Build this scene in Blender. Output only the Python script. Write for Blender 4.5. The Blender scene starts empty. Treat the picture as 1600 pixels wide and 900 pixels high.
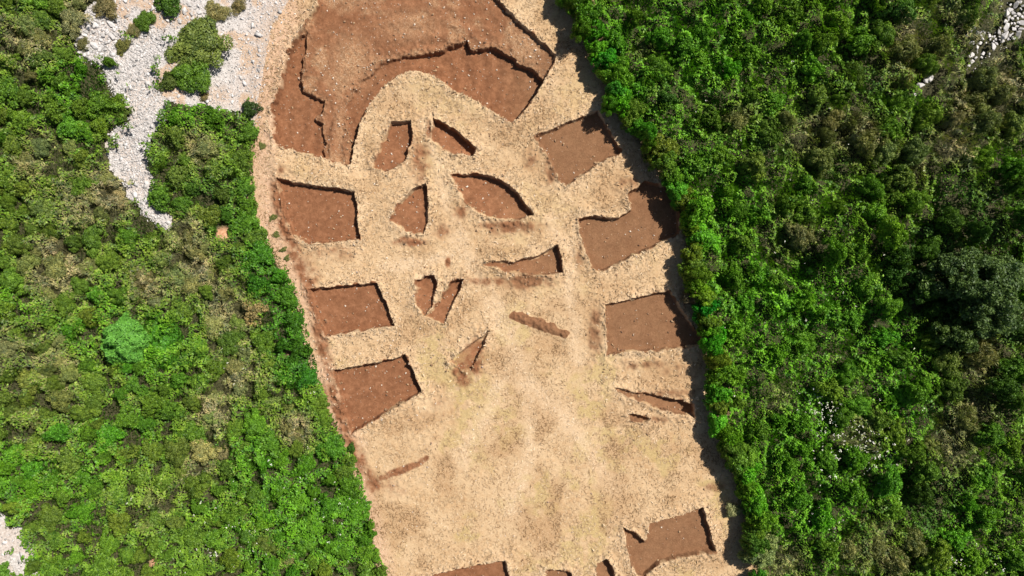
import bpy, math, random
import numpy as np

# ------------------------------------------------------------------ camera, sky, sun, exposure
S = bpy.context.scene
COL = S.collection
H = 62.0                 # drone height above the field (m)
MPP = 0.05               # metres per photograph pixel on the ground
SUN_AZ, SUN_EL = 36.0, 53.0

cam_d = bpy.data.cameras.new('drone_camera')
cam_d.sensor_width = 36.0
cam_d.lens = 36.0 * H / 80.0
cam_d.clip_start, cam_d.clip_end = 0.5, 2000.0
cam = bpy.data.objects.new('drone_camera', cam_d)
cam.location = (0, 0, H)
cam.rotation_euler = (0, 0, 0)
COL.objects.link(cam)
S.camera = cam

world = bpy.data.worlds.new('World')
S.world = world
world.use_nodes = True
wn = world.node_tree
sky = wn.nodes.new('ShaderNodeTexSky')
sky.sky_type = 'NISHITA'
sky.sun_disc = False
sky.sun_elevation = math.radians(SUN_EL)
sky.sun_rotation = math.radians(90 - SUN_AZ)
bg = wn.nodes['Background']
wn.links.new(sky.outputs['Color'], bg.inputs['Color'])
bg.inputs['Strength'].default_value = 0.05

sun_d = bpy.data.lights.new('sun', 'SUN')
sun_d.energy = 5.0
sun_d.angle = math.radians(0.5)
sun_d.color = (1.0, 0.955, 0.88)
sun = bpy.data.objects.new('sun', sun_d)
el, az = math.radians(SUN_EL), math.radians(SUN_AZ)
from mathutils import Vector
sdir = Vector((math.cos(el) * math.cos(az), math.cos(el) * math.sin(az), math.sin(el)))
sun.rotation_euler = sdir.to_track_quat('Z', 'Y').to_euler()
sun.location = sdir * 150
COL.objects.link(sun)

S.view_settings.view_transform = 'Standard'
S.view_settings.look = 'None'
S.view_settings.exposure = 0.46
S.view_settings.gamma = 1.0

rng = np.random.default_rng(7)
random.seed(7)

# ------------------------------------------------------------------ helpers
def W(px, py, z=0.0):
    """photograph pixel -> ground metres (for something standing z metres high)"""
    k = MPP * (H - z) / H
    return (np.asarray(px, float) - 800.0) * k, (450.0 - np.asarray(py, float)) * k

def poly_w(pts):
    a = np.array(pts, float)
    x, y = W(a[:, 0], a[:, 1])
    return np.stack([x, y], 1)

def vnoise(x, y, seed=0):
    xi, yi = np.floor(x).astype(np.int64), np.floor(y).astype(np.int64)
    fx, fy = x - xi, y - yi
    fx, fy = fx * fx * (3 - 2 * fx), fy * fy * (3 - 2 * fy)
    def h(i, j):
        n = (i * 374761393 + j * 668265263 + seed * 974634777) & 0xffffffff
        n = ((n ^ (n >> 13)) * 1274126177) & 0xffffffff
        n = n ^ (n >> 16)
        return (n & 0xffff) / 65535.0
    a, b, c, d = h(xi, yi), h(xi + 1, yi), h(xi, yi + 1), h(xi + 1, yi + 1)
    return (a * (1 - fx) + b * fx) * (1 - fy) + (c * (1 - fx) + d * fx) * fy

def fbm(x, y, scale, octv=4, seed=0):
    x, y = np.asarray(x, float) / scale, np.asarray(y, float) / scale
    s, amp, tot = 0, 1.0, 0
    for o in range(octv):
        s = s + amp * vnoise(x + 17.3 * o, y - 9.1 * o, seed + o)
        tot += amp
        amp *= 0.5
        x, y = x * 2.03, y * 2.03
    return s / tot

def sstep(a, b, x):
    t = np.clip((x - a) / (b - a), 0, 1)
    return t * t * (3 - 2 * t)

def sdf(poly, x, y):
    """signed distance to a closed outline, positive inside"""
    d2 = np.full(x.shape, 1e9)
    ins = np.zeros(x.shape, bool)
    n = len(poly)
    for i in range(n):
        ax, ay = poly[i]
        bx, by = poly[(i + 1) % n]
        ex, ey = bx - ax, by - ay
        L = ex * ex + ey * ey + 1e-12
        t = np.clip(((x - ax) * ex + (y - ay) * ey) / L, 0, 1)
        d2 = np.minimum(d2, (x - ax - t * ex) ** 2 + (y - ay - t * ey) ** 2)
        c = ((ay > y) != (by > y)) & (x < ex * (y - ay) / (ey if abs(ey) > 1e-12 else 1e-12) + ax)
        ins ^= c
    return np.where(ins, 1, -1) * np.sqrt(d2)

def seg_dist(pts, x, y):
    d2 = np.full(x.shape, 1e9)
    for i in range(len(pts) - 1):
        ax, ay = pts[i]
        bx, by = pts[i + 1]
        ex, ey = bx - ax, by - ay
        t = np.clip(((x - ax) * ex + (y - ay) * ey) / (ex * ex + ey * ey + 1e-12), 0, 1)
        d2 = np.minimum(d2, (x - ax - t * ex) ** 2 + (y - ay - t * ey) ** 2)
    return np.sqrt(d2)

def mesh_np(name, v, f, mats, attrs=None, colors=None, smooth=False, fm=None):
    me = bpy.data.meshes.new(name)
    v = np.ascontiguousarray(v, dtype=np.float32)
    f = np.ascontiguousarray(f, dtype=np.int32)
    k = f.shape[1]
    me.vertices.add(len(v))
    me.vertices.foreach_set('co', v.ravel())
    me.loops.add(f.size)
    me.loops.foreach_set('vertex_index', f.ravel())
    me.polygons.add(len(f))
    me.polygons.foreach_set('loop_start', np.arange(0, f.size, k, dtype=np.int32))
    me.polygons.foreach_set('loop_total', np.full(len(f), k, dtype=np.int32))
    if smooth:
        me.polygons.foreach_set('use_smooth', np.ones(len(f), bool))
    for m in (mats if isinstance(mats, (list, tuple)) else [mats]):
        me.materials.append(m)
    if fm is not None:
        me.polygons.foreach_set('material_index', np.asarray(fm, np.int32))
    me.update(calc_edges=True)
    for k2, a in (attrs or {}).items():
        at = me.attributes.new(k2, 'FLOAT', 'POINT')
        at.data.foreach_set('value', np.asarray(a, np.float32))
    for k2, a in (colors or {}).items():
        at = me.attributes.new(k2, 'FLOAT_COLOR', 'POINT')
        a = np.asarray(a, np.float32)
        a = np.concatenate([a, np.ones((len(a), 1), np.float32)], 1)
        at.data.foreach_set('color', a.ravel())
    return me

def link(name, me, parent=None, loc=(0, 0, 0)):
    o = bpy.data.objects.new(name, me)
    COL.objects.link(o)
    o.location = loc
    if parent:
        o.parent = parent
    return o

def tag(o, label=None, cat=None, group=None, kind=None):
    if label: o['label'] = label
    if cat: o['category'] = cat
    if group: o['group'] = group
    if kind: o['kind'] = kind
    return o

# ------------------------------------------------------------------ materials
class NT:
    def __init__(s, name):
        s.m = bpy.data.materials.new(name)
        s.m.use_nodes = True
        s.t = s.m.node_tree
        s.b = s.t.nodes['Principled BSDF']
        s.out = s.t.nodes['Material Output']
    def n(s, typ, **kw):
        nd = s.t.nodes.new(typ)
        for k, v in kw.items():
            setattr(nd, k, v)
        return nd
    def l(s, a, b):
        s.t.links.new(a, b)
    def attr(s, name, out='Fac'):
        a = s.n('ShaderNodeAttribute')
        a.attribute_name = name
        return a.outputs[out]
    def noise(s, scale, detail=4, rough=0.6, dist=0.0):
        tc = s.n('ShaderNodeNewGeometry')
        n = s.n('ShaderNodeTexNoise')
        n.inputs['Scale'].default_value = scale
        n.inputs['Detail'].default_value = detail
        n.inputs['Roughness'].default_value = rough
        n.inputs['Distortion'].default_value = dist
        s.l(tc.outputs['Position'], n.inputs['Vector'])
        return n.outputs['Fac']
    def ramp(s, fac, stops):
        r = s.n('ShaderNodeValToRGB')
        e = r.color_ramp.elements
        while len(e) < len(stops):
            e.new(0.5)
        for i, (p, c) in enumerate(stops):
            e[i].position = p
            e[i].color = (*c, 1) if len(c) == 3 else c
        s.l(fac, r.inputs['Fac'])
        return r.outputs['Color']
    def mix(s, fac, a, b, mode='MIX'):
        m = s.n('ShaderNodeMix', data_type='RGBA', blend_type=mode)
        for sock, v in ((m.inputs[0], fac), (m.inputs[6], a), (m.inputs[7], b)):
            if isinstance(v, (int, float)):
                sock.default_value = v
            elif isinstance(v, tuple):
                sock.default_value = (*v, 1)
            else:
                s.l(v, sock)
        return m.outputs[2]
    def math(s, op, a, b=None, clamp=False):
        m = s.n('ShaderNodeMath', operation=op)
        m.use_clamp = clamp
        for i, v in enumerate((a, b)):
            if v is None: continue
            if isinstance(v, (int, float)): m.inputs[i].default_value = v
            else: s.l(v, m.inputs[i])
        return m.outputs[0]
    def bump(s, h, strength, dist):
        b = s.n('ShaderNodeBump')
        b.inputs['Strength'].default_value = strength
        b.inputs['Distance'].default_value = dist
        s.l(h, b.inputs['Height'])
        s.l(b.outputs['Normal'], s.b.inputs['Normal'])

def ground_material():
    t = NT('dry_grass_and_red_soil')
    big = t.noise(0.35, 5, 0.62)
    mid = t.noise(2.2, 5, 0.7, 0.4)
    fine = t.noise(9.0, 4, 0.75, 0.6)
    vfine = t.noise(26.0, 3, 0.8, 1.2)
    tex = t.math('ADD', t.math('MULTIPLY', fine, 0.55), t.math('MULTIPLY', vfine, 0.45))
    straw = t.ramp(tex, [(0.30, (0.215, 0.125, 0.060)), (0.43, (0.365, 0.232, 0.120)), (0.54, (0.485, 0.336, 0.192)), (0.70, (0.65, 0.50, 0.335))])
    straw = t.mix(t.math('MULTIPLY', t.ramp(mid, [(0.44, (0, 0, 0)), (0.68, (1, 1, 1))]), 0.55), straw, (0.42, 0.242, 0.115))
    straw = t.mix(t.math('MULTIPLY', t.ramp(big, [(0.42, (0, 0, 0)), (0.62, (1, 1, 1))]), 0.5), straw, (0.57, 0.415, 0.255))
    straw = t.mix(t.math('MULTIPLY', t.attr('moss'), 0.5), straw, t.ramp(tex, [(0.35, (0.25, 0.185, 0.06)), (0.65, (0.52, 0.39, 0.17))]))
    straw = t.mix(t.math('MULTIPLY', t.attr('track'), 0.75), straw, t.ramp(tex, [(0.32, (0.38, 0.25, 0.145)), (0.5, (0.55, 0.395, 0.25)), (0.68, (0.72, 0.57, 0.40))]))
    straw = t.mix(t.math('MULTIPLY', t.attr('tawny'), 0.62), straw, t.ramp(tex, [(0.32, (0.20, 0.108, 0.050)), (0.5, (0.35, 0.212, 0.108)), (0.68, (0.52, 0.36, 0.21))]))
    pale = t.ramp(tex, [(0.32, (0.34, 0.18, 0.105)), (0.5, (0.50, 0.315, 0.21)), (0.68, (0.68, 0.52, 0.40))])
    straw = t.mix(t.attr('pale'), straw, pale)
    soil = t.ramp(t.math('ADD', t.math('MULTIPLY', mid, 0.6), t.math('MULTIPLY', tex, 0.4)), [(0.34, (0.135, 0.060, 0.029)), (0.5, (0.215, 0.094, 0.045)), (0.66, (0.32, 0.152, 0.078))])
    soil = t.mix(t.math('MULTIPLY', t.attr('brown'), 0.6), soil, t.ramp(tex, [(0.34, (0.130, 0.072, 0.036)), (0.5, (0.200, 0.112, 0.058)), (0.66, (0.29, 0.172, 0.092))]))
    soil = t.mix(t.math('MULTIPLY', t.ramp(t.noise(0.9, 5, 0.7, 0.5), [(0.42, (0, 0, 0)), (0.60, (1, 1, 1))]), 0.45), soil, t.mix(1.0, soil, (0.68, 0.62, 0.60), 'MULTIPLY'))
    soil = t.mix(t.math('MULTIPLY', t.ramp(vfine, [(0.62, (0, 0, 0)), (0.76, (1, 1, 1))]), 0.5), soil, (0.40, 0.23, 0.135))
    soil = t.mix(t.attr('stony'), soil, t.ramp(tex, [(0.34, (0.16, 0.070, 0.030)), (0.45, (0.26, 0.130, 0.062)), (0.53, (0.40, 0.245, 0.135)), (0.62, (0.62, 0.46, 0.30))]))
    # ragged blend between grass and soil
    f = t.math('ADD', t.attr('soil'), t.math('MULTIPLY', t.math('SUBTRACT', tex, 0.5), 1.5))
    f = t.ramp(f, [(0.30, (0, 0, 0)), (0.64, (1, 1, 1))])
    c = t.mix(f, straw, soil)
    c = t.mix(t.attr('tree_shade'), c, t.ramp(tex, [(0.35, (0.035, 0.026, 0.014)), (0.65, (0.11, 0.085, 0.045))]))  # tree-line shade painted into the ground colour
    t.l(c, t.b.inputs['Base Color'])
    t.b.inputs['Roughness'].default_value = 0.95
    t.b.inputs['Specular IOR Level'].default_value = 0.1
    h = t.math('ADD', tex, t.math('MULTIPLY', mid, 0.8))
    t.bump(h, 0.35, 0.10)
    return t.m

def soil_wall_material():
    t = NT('cut_earth')
    fine = t.noise(8.0, 4, 0.75)
    c = t.ramp(fine, [(0.25, (0.11, 0.045, 0.022)), (0.55, (0.20, 0.09, 0.045)), (0.78, (0.42, 0.26, 0.13))])
    t.l(c, t.b.inputs['Base Color'])
    t.b.inputs['Roughness'].default_value = 0.95
    t.bump(fine, 0.7, 0.12)
    return t.m

def hillside_material():
    t = NT('scrub_floor')
    fine = t.noise(5.0, 5, 0.7)
    c = t.ramp(fine, [(0.3, (0.022, 0.022, 0.008)), (0.55, (0.055, 0.052, 0.018)), (0.75, (0.11, 0.09, 0.042))])
    c = t.mix(t.attr('clay'), c, t.ramp(fine, [(0.3, (0.40, 0.17, 0.08)), (0.7, (0.66, 0.40, 0.24))]))
    t.l(c, t.b.inputs['Base Color'])
    t.b.inputs['Roughness'].default_value = 0.95
    t.bump(fine, 0.6, 0.15)
    return t.m

def scree_material():
    t = NT('limestone_scree')
    fine = t.noise(7.0, 4, 0.7, 0.3)
    big = t.noise(0.6, 4, 0.6)
    c = t.ramp(fine, [(0.3, (0.26, 0.225, 0.20)), (0.5, (0.46, 0.42, 0.395)), (0.75, (0.62, 0.58, 0.555))])
    c = t.mix(t.attr('dirt'), c, t.ramp(fine, [(0.3, (0.31, 0.20, 0.125)), (0.7, (0.54, 0.40, 0.29))]))
    t.l(c, t.b.inputs['Base Color'])
    t.b.inputs['Roughness'].default_value = 0.9
    t.bump(fine, 0.6, 0.12)
    return t.m

def stone_material(name, lo, hi, rnd=True):
    t = NT(name)
    a = t.attr('tone')
    fine = t.noise(10.0, 3, 0.6)
    f = t.math('ADD', t.math('MULTIPLY', a, 0.7), t.math('MULTIPLY', fine, 0.3))
    c = t.ramp(f, [(0.15, lo), (0.85, hi)])
    t.l(c, t.b.inputs['Base Color'])
    t.b.inputs['Roughness'].default_value = 0.9
    t.bump(fine, 0.4, 0.04)
    return t.m

def leaf_material(name, src, rough=0.55, trans=0.25):
    """src 'object' = the plant's own colour; 'tint' = colour attribute"""
    t = NT(name)
    if src == 'object':
        base = t.n('ShaderNodeObjectInfo').outputs['Color']
    else:
        base = t.attr('tint', 'Color')
    tone = t.attr('tone')
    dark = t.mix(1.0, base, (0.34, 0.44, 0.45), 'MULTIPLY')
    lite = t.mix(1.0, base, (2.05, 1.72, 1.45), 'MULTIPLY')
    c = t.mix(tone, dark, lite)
    t.l(c, t.b.inputs['Base Color'])
    t.b.inputs['Roughness'].default_value = rough
    t.b.inputs['Specular IOR Level'].default_value = 0.35
    tr = t.n('ShaderNodeBsdfTranslucent')
    t.l(t.mix(1.0, c, (1.0, 1.15, 0.5), 'MULTIPLY'), tr.inputs['Color'])
    ms = t.n('ShaderNodeMixShader')
    ms.inputs[0].default_value = trans
    t.l(t.b.outputs[0], ms.inputs[1])
    t.l(tr.outputs[0], ms.inputs[2])
    t.l(ms.outputs[0], t.out.inputs['Surface'])
    return t.m

def plain_attr_material(name, stops, rough=0.9):
    t = NT(name)
    t.l(t.ramp(t.attr('tone'), stops), t.b.inputs['Base Color'])
    t.b.inputs['Roughness'].default_value = rough
    t.b.inputs['Specular IOR Level'].default_value = 0.15
    return t.m

M_GROUND = ground_material()
M_WALL = soil_wall_material()
M_HILL = hillside_material()
M_SCREE = scree_material()
M_ROCK = stone_material('white_limestone', (0.28, 0.26, 0.245), (0.62, 0.585, 0.565))
M_PEBBLE = stone_material('pale_pebble', (0.30, 0.19, 0.12), (0.68, 0.58, 0.47))
M_CLOD = stone_material('soil_clod', (0.13, 0.062, 0.032), (0.42, 0.27, 0.15))
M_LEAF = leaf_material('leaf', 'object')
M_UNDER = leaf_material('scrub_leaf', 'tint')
M_BARK = plain_attr_material('bark', [(0.0, (0.07, 0.05, 0.035)), (1.0, (0.16, 0.12, 0.09))])
M_STRAW = plain_attr_material('straw', [(0.0, (0.20, 0.118, 0.056)), (0.45, (0.44, 0.300, 0.168)), (1.0, (0.70, 0.555, 0.385))])
M_FLOWER = plain_attr_material('white_petal', [(0.0, (0.55, 0.52, 0.34)), (1.0, (0.85, 0.85, 0.78))])

# ------------------------------------------------------------------ outlines, measured in photograph pixels
FIELD = [(505, -60), (452, 0), (425, 40), (412, 100), (398, 180), (388, 235), (386, 300), (396, 350), (412, 385), (440, 425), (458, 455),
         (468, 505), (478, 555), (495, 610), (512, 650), (528, 690), (545, 720), (556, 755), (566, 800), (574, 850), (590, 890), (605, 960),
         (1215, 960), (1195, 850), (1180, 790), (1165, 740), (1150, 690), (1145, 640), (1140, 560), (1120, 510), (1105, 450), (1095, 400),
         (1090, 340), (1070, 300), (1050, 255), (1010, 210), (985, 160), (970, 90), (940, 40), (915, -60)]
FIELD_W = poly_w(FIELD)
SCREE = {
    'left': [(118, 55), (135, 20), (150, 5), (185, 25), (205, 48), (232, 42), (258, 48), (262, 75), (244, 105), (246, 140), (262, 158), (256, 190),
             (240, 205), (230, 238), (230, 268), (242, 298), (256, 325), (268, 340), (262, 362), (246, 352), (232, 342), (212, 318), (186, 280),
             (170, 245), (174, 212), (200, 198), (204, 168), (184, 158), (172, 140), (158, 105), (128, 92)],
    'upper': [(150, 5), (140, -40), (520, -40), (470, 0), (440, 40), (428, 95), (412, 160), (404, 200), (384, 186), (352, 172), (278, 160), (262, 158),
              (246, 140), (244, 105), (262, 75), (258, 48), (232, 42), (205, 48), (185, 25)],
    'corner': [(-40, 790), (2, 806), (14, 830), (38, 826), (48, 856), (64, 884), (70, 960), (14, 960), (10, 880), (-40, 860)],
    'far': [(1492, 122), (1512, 86), (1540, 48), (1550, 18), (1562, -30), (1640, -30), (1640, 30), (1602, 54), (1574, 82), (1540, 104), (1508, 128)],
}

# name, label, outline, depth, wedge (deepest on its north-east side)
P = [
 ('square_pit', 'brown soil rectangle against the tree shadow, uppermost of the right-hand rectangles',
  [(838, 214), (886, 192), (935, 171), (952, 205), (970, 237), (925, 264), (884, 290), (874, 284), (856, 250)], 0.24, 0),
 ('square_pit', 'red soil rectangle with a heaped straw rim jutting into its upper edge',
  [(904, 342), (922, 336), (965, 341), (986, 328), (980, 303), (1006, 284), (1045, 290), (1060, 330), (1062, 366), (1035, 379), (985, 402), (936, 426), (924, 418), (908, 372)], 0.30, 0),
 ('square_pit', 'plain brown soil rectangle at the tree shadow, lowest of the right-hand upper three',
  [(945, 476), (990, 466), (1046, 452), (1075, 500), (1100, 535), (1086, 541), (1020, 549), (950, 553), (946, 510)], 0.24, 0),
 ('wedge_pit', 'long thin slanting cut with a dark upper edge, ending at the tree line',
  [(957, 607), (1020, 618), (1084, 630), (1084, 652), (1050, 646), (1012, 634), (985, 622)], 0.36, 1),
 ('square_pit', 'brown soil rectangle with a slit on its left side, lower right of the field',
  [(974, 824), (992, 833), (1009, 847), (1015, 832), (1013, 819), (1055, 806), (1098, 792), (1109, 826), (1120, 862), (1075, 870), (1032, 879), (1018, 890), (1008, 901), (994, 896), (985, 870)], 0.32, 0),
 ('square_pit', 'red soil rectangle uppermost in the left column, under the straw bank',
  [(434, 279), (480, 288), (517, 294), (555, 299), (560, 335), (564, 373), (520, 379), (484, 380), (458, 367), (450, 345), (442, 318)], 0.32, 0),
 ('square_pit', 'red soil rectangle in the middle of the left column, dark along its upper edge',
  [(483, 451), (540, 446), (590, 442), (603, 476), (617, 509), (565, 516), (508, 526), (496, 500)], 0.30, 0),
 ('square_pit', 'tilted red soil rectangle lowest in the left column, close to the green hedge',
  [(520, 577), (575, 570), (634, 553), (646, 580), (660, 611), (612, 640), (563, 668), (548, 677), (537, 640)], 0.32, 0),
 ('wedge_pit', 'narrow upright cut with a dark square top corner inside the straw arch',
  [(612, 190), (644, 189), (645, 218), (632, 252), (606, 268), (582, 263), (597, 226)], 0.36, 1),
 ('wedge_pit', 'triangular cut under the arch with a thick dark slanting upper right edge',
  [(677, 182), (712, 205), (743, 231), (738, 243), (692, 236), (672, 216)], 0.48, 1),
 ('wedge_pit', 'half-moon cut with a dark curved right edge left of the middle path',
  [(665, 287), (671, 318), (669, 342), (661, 366), (634, 362), (611, 344), (622, 320), (642, 300)], 0.36, 1),
 ('wedge_pit', 'large almond-shaped cut of red soil with a dark curved upper edge in the middle',
  [(704, 274), (736, 270), (768, 274), (795, 289), (815, 312), (834, 334), (800, 346), (760, 338), (728, 316)], 0.42, 1),
 ('wedge_pit', 'triangular cut with a dark right end pointing left, below the almond-shaped cut',
  [(754, 413), (770, 407), (804, 411), (838, 398), (870, 382), (880, 426), (830, 428), (792, 424)], 0.40, 1),
 ('wedge_pit', 'short upright slot forming the left stroke of the small V',
  [(650, 440), (664, 431), (676, 432), (681, 446), (674, 482), (661, 496), (649, 474)], 0.32, 1),
 ('wedge_pit', 'slanting narrow slot forming the right stroke of the small V',
  [(702, 444), (712, 436), (725, 436), (711, 470), (695, 506), (662, 496), (677, 484), (689, 464)], 0.34, 1),
 ('wedge_pit', 'faint small triangular scrape with a slanting dark edge below the small V',
  [(764, 517), (750, 548), (736, 580), (718, 573), (700, 567), (727, 544)], 0.24, 1),
 ('wedge_pit', 'wide red cut crossing the bottom edge of the photograph under the straw',
  [(676, 896), (735, 884), (789, 874), (794, 892), (800, 930), (640, 930)], 0.28, 0),
 ('wedge_pit', 'thin curved cut at the bottom edge, between the wide cut and the small upright one',
  [(850, 891), (872, 889), (892, 897), (905, 925), (850, 925)], 0.24, 0),
 ('wedge_pit', 'upright little cut with a dark curved right side at the bottom edge',
  [(934, 880), (948, 870), (957, 884), (963, 902), (960, 930), (930, 930)], 0.36, 1),
 ('narrow_slit', 'tiny dark slit in the straw just below the long thin cut',
  [(980, 647), (1000, 650), (1015, 655), (1006, 662), (986, 657)], 0.2, 0),
]
BIG = [(500, -50), (497, 8), (466, 52), (449, 82), (440, 120), (426, 165), (423, 200), (431, 228), (480, 240), (520, 250), (547, 258), (553, 225), (561, 193),
       (577, 162), (598, 136), (628, 115), (655, 112), (684, 120), (706, 138), (748, 162), (786, 187), (802, 190), (820, 170), (837, 146), (854, 118), (870, 88),
       (838, 58), (800, 22), (760, -20), (740, -50)]
LOW_R = [(540, 262), (548, 225), (535, 170), (560, 130), (600, 95), (640, 84), (680, 81), (704, 70), (728, 62), (735, 76), (765, 69), (800, 88), (848, 116), (854, 124), (837, 150),
         (810, 200), (740, 200), (640, 150), (585, 165), (565, 230)]
LOW_L = [(480, 50), (470, 98), (471, 138), (488, 149), (507, 158), (504, 176), (489, 184), (504, 193), (508, 246), (420, 235), (405, 200), (430, 100), (450, 60)]

# ------------------------------------------------------------------ the field as one height field, cut into field and pits
CELL = 0.062
xs = np.arange(-21.6, 21.4, CELL)
ys = np.arange(-25.0, 25.0, CELL)
NX, NY = len(xs), len(ys)
GX, GY = np.meshgrid(xs, ys)
wx = (fbm(GX, GY, 0.55, 3, 11) - 0.5) * 0.24 + (fbm(GX, GY, 2.4, 2, 13) - 0.5) * 0.25
wy = (fbm(GX, GY, 0.55, 3, 21) - 0.5) * 0.24 + (fbm(GX, GY, 2.4, 2, 23) - 0.5) * 0.25
QX, QY = GX + wx, GY + wy

rough = fbm(GX, GY, 0.26, 3, 31) - 0.5
rough = np.maximum(rough, -0.10)
Z = 0.10 * (fbm(GX, GY, 4.0, 3, 33) - 0.5)
soil = np.zeros_like(Z)
stony = np.zeros_like(Z)
owner = np.full(Z.shape, -1, np.int32)
iswall = np.zeros(Z.shape, bool)
edgen = (fbm(GX, GY, 0.45, 3, 35) - 0.5) * 0.5
near = np.full(Z.shape, 99.0)
din = np.full(Z.shape, 99.0)
depth = np.zeros_like(Z)
NE = (math.cos(math.radians(50)), math.sin(math.radians(50)))

def box_of(poly, pad):
    i0, i1 = np.searchsorted(xs, [poly[:, 0].min() - pad, poly[:, 0].max() + pad])
    j0, j1 = np.searchsorted(ys, [poly[:, 1].min() - pad, poly[:, 1].max() + pad])
    return slice(max(j0, 0), min(j1, NY)), slice(max(i0, 0), min(i1, NX))

def carve(poly, D, wedge, idx):
    pw = poly_w(poly)
    b = box_of(pw, 1.6)
    d = sdf(pw, QX[b], QY[b])
    ww = 0.13
    k = sstep(-0.02, ww, d)
    dep = D * np.ones_like(d)
    if wedge:
        pr = pw[:, 0] * NE[0] + pw[:, 1] * NE[1]
        q = (QX[b] * NE[0] + QY[b] * NE[1] - pr.min()) / (pr.max() - pr.min())
        dep = D * (0.10 + 0.90 * sstep(0.05, 0.75, q))
    depth[b] = np.maximum(depth[b], dep * k)
    soil[b] = np.maximum(soil[b], sstep(-0.16, 0.16, d + edgen[b]) * (0.98 if not wedge else (0.52 if P[idx][1].startswith('faint') else 0.74)))
    near[b] = np.minimum(near[b], np.where(d < 0, -d, 0))
    din[b] = np.where(d > 0, np.minimum(din[b], d), din[b])
    o = owner[b]
    o[d > -0.02] = idx
    wl = iswall[b]
    wl[(d > -0.02)] = False
    wl[(d > -0.02) & (d < ww)] = True

for i, (nm, lb, pl, D, wd) in enumerate(P):
    carve(pl, D * 1.3, wd, i)

# the big stepped excavation
IB = len(P)
pw = poly_w(BIG)
b = box_of(pw, 1.6)
dB = sdf(pw, QX[b], QY[b])
kB = sstep(-0.02, 0.16, dB)
dR, dL = sdf(poly_w(LOW_R), QX[b], QY[b]) + 0.8 * edgen[b], sdf(poly_w(LOW_L), QX[b], QY[b]) + 0.8 * edgen[b]
slope = sstep(0.0, 9.0, (25.0 - GY[b]) - 0.0)
arch = seg_dist(poly_w([(548, 258), (553, 225), (561, 193), (577, 162), (598, 136), (628, 115), (684, 112)]), GX[b] + wx[b], GY[b] + wy[b])
fur = 0.055 * np.sin(arch * 5.2 + 5 * fbm(GX[b], GY[b], 2.5, 2, 47)) * sstep(9.0, 2.0, arch)
terr = fur + 0.30 + 0.10 * (fbm(GX[b], GY[b], 1.6, 3, 41) - 0.5)
lowR = sstep(0.0, 0.16, dR) * (0.64 - 0.36 * sstep(-5.5, -9.0, GX[b]))
lowL = sstep(0.0, 0.16, dL) * 0.42
dep = (terr + lowR + lowL)
depth[b] = np.maximum(depth[b], dep * kB)
soil[b] = np.maximum(soil[b], sstep(-0.16, 0.16, dB + edgen[b]) * 0.98)
near[b] = np.minimum(near[b], np.where(dB < 0, -dB, 0))
din[b] = np.where(dB > 0, np.minimum(din[b], np.minimum(dB, np.minimum(np.abs(dR), np.abs(dL)))), din[b])
o = owner[b]
o[dB > -0.02] = IB
iswall[b] = np.where(dB > -0.02, (dB < 0.16) | ((dR > 0) & (dR < 0.16)) | ((dL > 0) & (dL < 0.14)), iswall[b])
stn = sstep(0.45, 0.72, fbm(GX[b], GY[b], 1.5, 4, 43)) * sstep(-0.2, 0.3, -np.maximum(dR, dL)) * 0.6
def spot(px, py, rx, ry, x, y, hill=False):
    cx, cy = W2(px, py) if hill else W(px, py)
    return np.exp(-(((x - cx) / (rx * MPP)) ** 2 + ((y - cy) / (ry * MPP)) ** 2))
stn = np.maximum(stn, 0.8 * spot(548, 95, 30, 38, GX[b], GY[b]))
stn = np.maximum(stn, 0.5 * spot(640, 40, 50, 25, GX[b], GY[b]))
stn = np.maximum(stn, 0.5 * spot(530, 200, 10, 50, GX[b], GY[b]))
stony[b] = np.where(dB > 0, stn, 0)
lip = np.zeros_like(Z)
lip[b] = np.where(dB > 0, np.exp(-np.abs(np.minimum(-dR, -dL)) / 0.45) * (np.maximum(dR, dL) < 0.05), 0)
lip *= sstep(-4, 4.0, 0 * GX + 4)

MOUND = seg_dist(poly_w([(804, 494), (845, 508), (880, 522)]), QX, QY)
# soil smears without depth, crumbly underfoot
smear = np.zeros_like(Z)
for (px, py, rx, ry, a) in [(700, 410, 5, 10, .55), (505, 640, 14, 60, .38), (535, 645, 14, 40, .45),
                            (640, 378, 30, 10, .45), (722, 585, 20, 26, .45), (745, 550, 16, 30, .42), (455, 330, 16, 50, .45), (440, 265, 12, 10, .3),
                            (1020, 655, 60, 8, .3), (1050, 615, 50, 10, .34), (800, 355, 70, 14, .38), (770, 440, 80, 10, .32), (860, 260, 14, 40, .38), (830, 245, 20, 25, .3),
                            (1000, 570, 60, 12, .32), (1115, 760, 26, 16, .3), (980, 290, 30, 18, .35), (690, 365, 20, 20, .3), (715, 230, 40, 14, .35), (670, 205, 8, 25, .3),
                            (610, 760, 60, 26, .25), (1060, 580, 40, 16, .3), (720, 330, 22, 18, .34), (615, 250, 40, 20, .3), (930, 510, 12, 40, .34), (905, 400, 10, 30, .3), (485, 440, 20, 70, .3), (830, 440, 50, 16, .42), (930, 520, 14, 50, .42), (740, 560, 24, 30, .45), (655, 250, 30, 60, .3), (520, 395, 60, 20, .25), (690, 640, 60, 60, .18)]:
    smear = np.maximum(smear, 1.7 * a * spot(px, py, rx, ry, GX, GY))
smear = np.maximum(smear, 0.62 * np.exp(-(seg_dist(poly_w([(598, 746), (630, 735), (664, 718)]), QX, QY) / 0.34) ** 4))
smear = np.maximum(smear, 0.62 * np.exp(-(seg_dist(poly_w([(432, 285), (440, 340), (462, 400), (485, 450), (498, 520), (515, 580), (530, 640), (552, 700), (585, 760)]), GX, GY) / 0.75) ** 2))
smear *= 0.35 + 1.3 * fbm(GX, GY, 0.5, 4, 39)
soil = np.maximum(soil, smear)
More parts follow.
